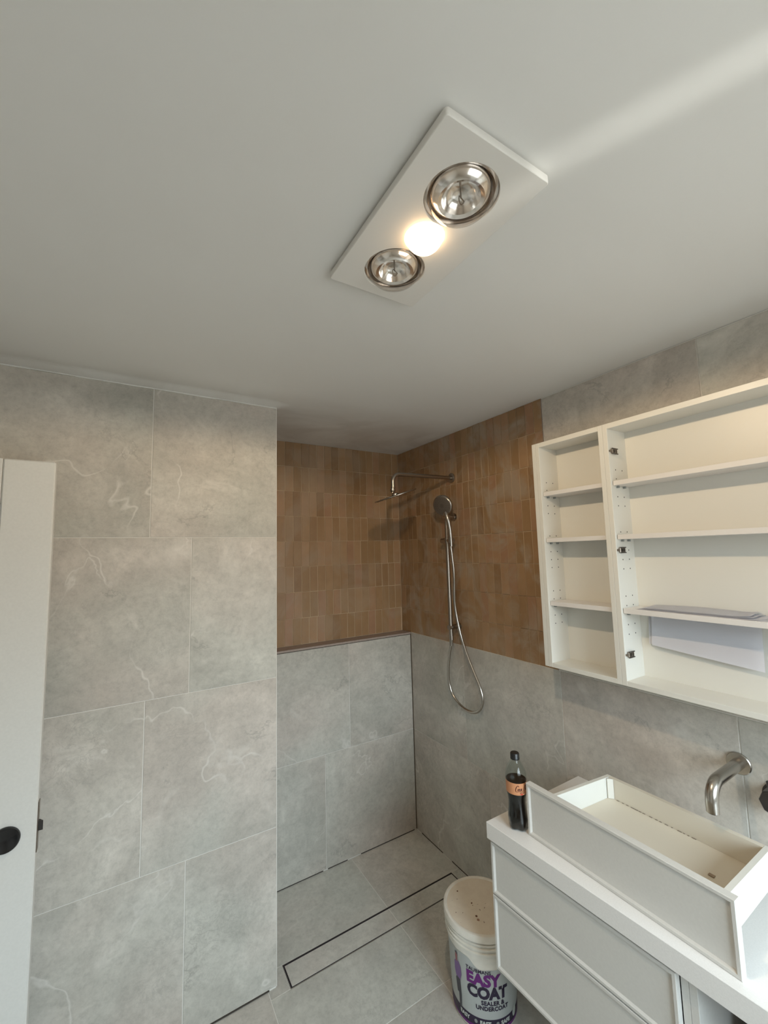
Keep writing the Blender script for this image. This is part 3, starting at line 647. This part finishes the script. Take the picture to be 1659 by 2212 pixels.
# ================================================================= PAINT PAIL
BX, BY = -.3624, -.9431
pb = empty('paint_pail', (BX, BY, 0), 'white lidded paint pail with grey and purple label on the floor beside the vanity', 'bucket')
def rbody(z): return .1185 + (.1325 - .1185) * z / .30
lathe('pail_body', [(0, .0005), (.112, .0005), (.1175, .004), (rbody(.02), .02), (rbody(.245), .245), (rbody(.247), .247), (rbody(.25) + .0035, .249), (rbody(.25) + .0040, .262), (rbody(.27) + .003, .270), (rbody(.27) + .009, .2725), (rbody(.27) + .009, .277), (rbody(.28) + .003, .279), (rbody(.285) + .003, .287), (rbody(.285) + .0095, .289), (rbody(.285) + .0095, .293), (rbody(.29) + .003, .295), (rbody(.29) + .003, .302), (rbody(.29) + .0095, .304), (rbody(.3) + .0095, .308), (rbody(.3) + .003, .310), (rbody(.3) + .003, .313), (.134, .315), (0, .315)], PAIL, pb, (BX, BY, 0), (0, 0, 1), 72, cap=False)
lid = lathe('lid', [(.138, .3135), (.1435, .3150), (.1438, .333), (.1415, .338), (.137, .340), (.1335, .3395), (.1315, .336), (.1300, .3355)], PAIL, pb, (BX, BY, 0), (0, 0, 1), 72, cap=False)
lathe('lid_top', [(.1302, .3353), (.125, .3362), (.10, .3368), (0, .3375)], LID, pb, (BX, BY, 0), (0, 0, 1), 72, cap=False)['label'] = 'dusty beige lid top with brown specks'
RUST = mat('rust_spot', (.16, .075, .04), .8); RUST2 = mat('rust_stain', (.42, .26, .18), .8)
for i, ((sx_, sy_), r_) in enumerate([((-0.3957, -0.8467), 0.0028), ((-0.3875, -0.9217), 0.0034), ((-0.392, -0.9316), 0.0016), ((-0.4135, -0.9744), 0.0045), ((-0.4189, -0.9899), 0.005), ((-0.4671, -0.9199), 0.0012)]):
    bm = bmesh.new(); ring = [bm.verts.new((sx_ + r_ * random.uniform(.6, 1.2) * math.cos(k_ * PI / 6), sy_ + r_ * random.uniform(.6, 1.2) * math.sin(k_ * PI / 6), .3381)) for k_ in range(12)]
    lo2 = [bm.verts.new((v.co.x, v.co.y, .3362)) for v in ring]; bm.faces.new(ring)
    for k_ in range(12): bm.faces.new((ring[k_], lo2[k_], lo2[(k_ + 1) % 12], ring[(k_ + 1) % 12]))
    bm_obj('rust_spot', bm, RUST2 if i == 4 else RUST, pb)
cdir = math.atan2(-2.274 - BY, -1.572 - BX)       # towards the lens side of the room
def onp(a_off, z, lift=.0006): r = rbody(z) + lift; a = cdir + a_off; return (BX + r * math.cos(a), BY + r * math.sin(a), z)
def band(name, a0, a1, z0f, z1f, mt, lift, parent, n=48, nz=6):
    bm = bmesh.new(); V = []
    for i in range(n + 1):
        a = a0 + (a1 - a0) * i / n; z0, z1 = z0f(a), z1f(a); V.append([bm.verts.new(onp(a, z0 + (z1 - z0) * j / nz, lift)) for j in range(nz + 1)])
    for i in range(n):
        for j in range(nz): bm.faces.new((V[i][j], V[i + 1][j], V[i + 1][j + 1], V[i][j + 1]))
    return bm_obj(name, bm, mt, parent, True)
lab = band('label_wrap', -PI, PI - .001, lambda a: .012, lambda a: .243 - .028 * math.exp(-((a - .12) / .42) ** 4) + .003 * math.sin(9 * a), LABEL, .0006, pb, 96, 3)
band('label_band', -PI, PI - .001, lambda a: .012, lambda a: .052, NAVY, .0010, lab, 96, 2)
band('label_stripe', -PI, PI - .001, lambda a: .012, lambda a: .024 + .004 * math.sin(3 * a + 1), PURPLE, .0013, lab, 96, 2)
A0 = -.50        # angle of the left edge of the wording, positive is to the right of the picture
def put(bm, a0, z0, name, mt, lift=.0018, tilt=0.0):
    wrap(bm, lambda x, y: onp(a0 + x / .127, z0 + y + tilt * x, lift)); return bm_obj(name, bm, mt, lab)
put(text_mesh('TAUBMANS', .0165, .0004, spacing=1.05), A0, .2060, 'maker_word', NAVY, tilt=-.02)
put(text_mesh('EASY', .053, .0028, spacing=1.02), A0, .1640, 'product_word', PURPLE)
put(text_mesh('COAT', .053, .0028, spacing=1.0), A0 + .01, .1215, 'product_word', NAVY)
put(text_mesh('SEALER &', .0195, .0008, spacing=1.08), A0 + .40, .1000, 'product_line', NAVY); put(text_mesh('UNDERCOAT', .0195, .0008, spacing=1.05), A0 + .24, .0820, 'product_line', NAVY)
put(text_mesh('EASY', .0185, .0009), A0 - .30, .0320, 'band_word', LTEXT); put(text_mesh('FAST', .0185, .0009), A0 + .34, .0320, 'band_word', LTEXT); put(text_mesh('SAFE', .0185, .0009), A0 + .97, .0320, 'band_word', LTEXT)
put(text_mesh('15L', .012, .0004), A0 + 1.12, .0140, 'band_word', LTEXT)
for a in (A0 + .22, A0 + .86): put(flat_poly([(.006 * math.cos(k_ * PI / 6), .007 * math.sin(k_ * PI / 6)) for k_ in range(12)]), a, .038, 'band_icon', GREYP)
put(flat_poly([(.011 * math.cos(k_ * PI / 8), .017 * math.sin(k_ * PI / 8)) for k_ in range(16)]), A0 + 1.5, .045, 'band_icon', LTEXT)
fx = A0 - .32    # printed figure in a lilac shirt
put(flat_poly([(-.006, 0), (.010, -.002), (.013, -.055), (.010, -.10), (-.001, -.10), (0, -.055), (-.008, -.055), (-.013, -.012)]), fx, .148, 'printed_trousers', TROUSER, .0016)
put(flat_poly([(-.010, 0), (.012, -.002), (.019, .020), (.017, .045), (.008, .058), (-.006, .058), (-.015, .048), (-.016, .02)]), fx, .145, 'printed_shirt', SHIRT, .0020)
put(flat_poly([(-.005, -.004), (.003, -.004), (.004, .010), (.005, .020), (0, .028), (-.006, .024), (-.007, .012)]), fx - .01, .203, 'printed_face', SKIN, .0022)
put(flat_poly([(.005, .020), (.005, .027), (0, .031), (-.007, .028), (-.006, .023), (0, .025)]), fx - .01, .203, 'printed_hair', TROUSER, .0026)
adopt(pb)
for ch in [c for c in bpy.data.objects if c.parent == lab]: ch.location = (0, 0, 0)

# ================================================================= COLA BOTTLE
QX, QY, QZ = -.4455, -1.2375, .8002
bt = empty('drink_bottle', (QX, QY, QZ), 'part-full cola bottle with black cap and copper label beside the loose drawer', 'bottle')
prof = [(.020, .004), (.0275, .003), (.0318, .012), (.0325, .03), (.0312, .045), (.0288, .065), (.0282, .085), (.0300, .100), (.0330, .112), (.0335, .118), (.0335, .150), (.0345, .158), (.0340, .168), (.0315, .180), (.0255, .194), (.0180, .205), (.0140, .212), (.0130, .216)]
def petal(r, z, a):
    k = max(0, 1 - z / .03); return r * (1 + .16 * k * math.cos(5 * a) - .06 * k)
def waist(r, z, a):
    return petal(r, z, a)
lathe('bottle_shell', prof, PET, bt, (QX, QY, QZ), (0, 0, 1), 60, cap=False, rad=waist)
liq = [(max(r - .0012, 0), z + (.001 if i < 2 else 0)) for i, (r, z) in enumerate(prof) if z <= .151]
lathe('cola', [(0, .006)] + liq + [(.0325, .1530), (0, .1530)], COLA, bt, (QX, QY, QZ), (0, 0, 1), 60, cap=False, rad=waist)
cp = lathe('cap', [(0, 0), (.0150, 0), (.0152, .004), (.0145, .005), (.0145, .0175), (.0130, .0195), (0, .0195)], BLACKP, bt, (QX, QY, QZ + .2155), (0, 0, 1), 48, cap=False, rad=lambda r, z, a: r * (1 + (.02 * math.cos(24 * a) if .0045 < z < .018 else 0)))
lb = lathe('bottle_label', [(.0338, .1155), (.0338, .1515)], COPPER, bt, (QX, QY, QZ), (0, 0, 1), 60, cap=False)
ca = math.atan2(-2.274 - QY, -1.572 - QX)
def onb(a, z, lift=.0005): r = .0338 + lift; return (QX + r * math.cos(ca + a), QY + r * math.sin(ca + a), QZ + z)
# flowing script lettering, drawn as strokes
def stroke(path, wd, a0, z0, name, mt, sc_=1.0):
    bm = bmesh.new(); P = smooth_path([(x, y, 0) for x, y in path], 6); L = []
    for i, p in enumerate(P):
        tt = (P[min(i + 1, len(P) - 1)] - P[max(i - 1, 0)]).normalized(); nn = Vector((-tt.y, tt.x, 0)); ww = wd * (.55 + .45 * abs(tt.y))
        L.append([bm.verts.new(onb(a0 + q.x * sc_ / .0343, z0 + q.y * sc_)) for q in (p + nn * ww, p - nn * ww)])
    for a, b in zip(L, L[1:]): bm.faces.new((a[0], b[0], b[1], a[1]))
    return bm_obj(name, bm, mt, lb)
S0 = -.12
C_ = [(.0105, .0135), (.0088, .0168), (.0062, .0160), (.0030, .0115), (.0008, .0055), (.0015, .0008), (.0045, .0000), (.0080, .0006), (.0130, .0008), (.0190, .0000), (.0240, .0008)]
o_ = lambda x: [(x + .0028, .0085), (x + .0008, .0065), (x, .0045), (x + .0010, .0032), (x + .0028, .0042), (x + .0038, .0066), (x + .0028, .0085)]
c_ = lambda x: [(x + .0034, .0078), (x + .0020, .0086), (x + .0004, .0062), (x + .0006, .0036), (x + .0026, .0036), (x + .0042, .0052)]
a_ = lambda x: [(x + .0034, .0082), (x + .0014, .0078), (x + .0002, .0050), (x + .0014, .0034), (x + .0032, .0056), (x + .0042, .0092), (x + .0036, .0040), (x + .0056, .0044)]
for nm, P_ in (('C', C_), ('o', o_(.0068)), ('c', c_(.0110)), ('a', a_(.0152))): stroke(P_, .0009, S0, .1265, 'script_letter', SCRIPT, 1.12)
for nm, P_ in (('C', [(x * .9, y * .9) for x, y in C_[:7]]), ('o', o_(.0062)), ('l', [(.0100, .004), (.0128, .015), (.0112, .015), (.0104, .004), (.0125, .004)]), ('a', a_(.0130))): stroke(P_, .0009, S0 + .80, .1265, 'script_letter', SCRIPT, 1.12)
bm = text_mesh('zero sugar', .0042, .0001); wrap(bm, lambda x, y: onb(S0 + .42 + x / .0343, .1215 + y)); bm_obj('small_words', bm, SCRIPT, lb)
bm = flat_poly([(0, 0), (.008, 0), (.008, .0035), (0, .0035)]); wrap(bm, lambda x, y: onb(S0 + .48 + x / .0343, .1168 + y)); bm_obj('red_mark', bm, RED, lb)
adopt(bt)
for ch in [c for c in bpy.data.objects if c.parent == lb]: ch.location = (0, 0, 0)

# ================================================================= FLOOR DRAIN
fd = empty('floor_drain', ((DX0 + DX1) / 2, (DY0 + DY1) / 2, 0), 'long tile-insert shower drain with a dark slot around it', 'drain')
box('channel', (DX0 + .0005, DY0 + .0005, -.0009), (DX1 - .0005, DY1 - .0005, -.0006), DARK, fd)
bm = bmesh.new(); s0, s1, s2, s3 = DX0 + .0008, DX1 - .0008, DY0 + .0008, DY1 - .0008; fw = .0016
for lo, hi in (((s0, s2), (s1, s2 + fw)), ((s0, s3 - fw), (s1, s3)), ((s0, s2 + fw), (s0 + fw, s3 - fw)), ((s1 - fw, s2 + fw), (s1, s3 - fw))): add_box(bm, (lo[0], lo[1], -.0008), (hi[0], hi[1], .0004))
bm_obj('steel_edge', bm, STEEL2, fd)
box('insert_grout', (-.4572, s2 + .0064, -.0005), (-.4548, s3 - .0094, .00005), GROUT, fd)
for a, b in ((s0 + .008, -.4570), (-.4550, s1 - .006)): tile(fd, '+z', a, b, s2 + .0062, s3 - .0092, 0.0002, STONE_FLOOR, g=0, t=.0007, ch=.0004, name='tile_insert')
adopt(fd)
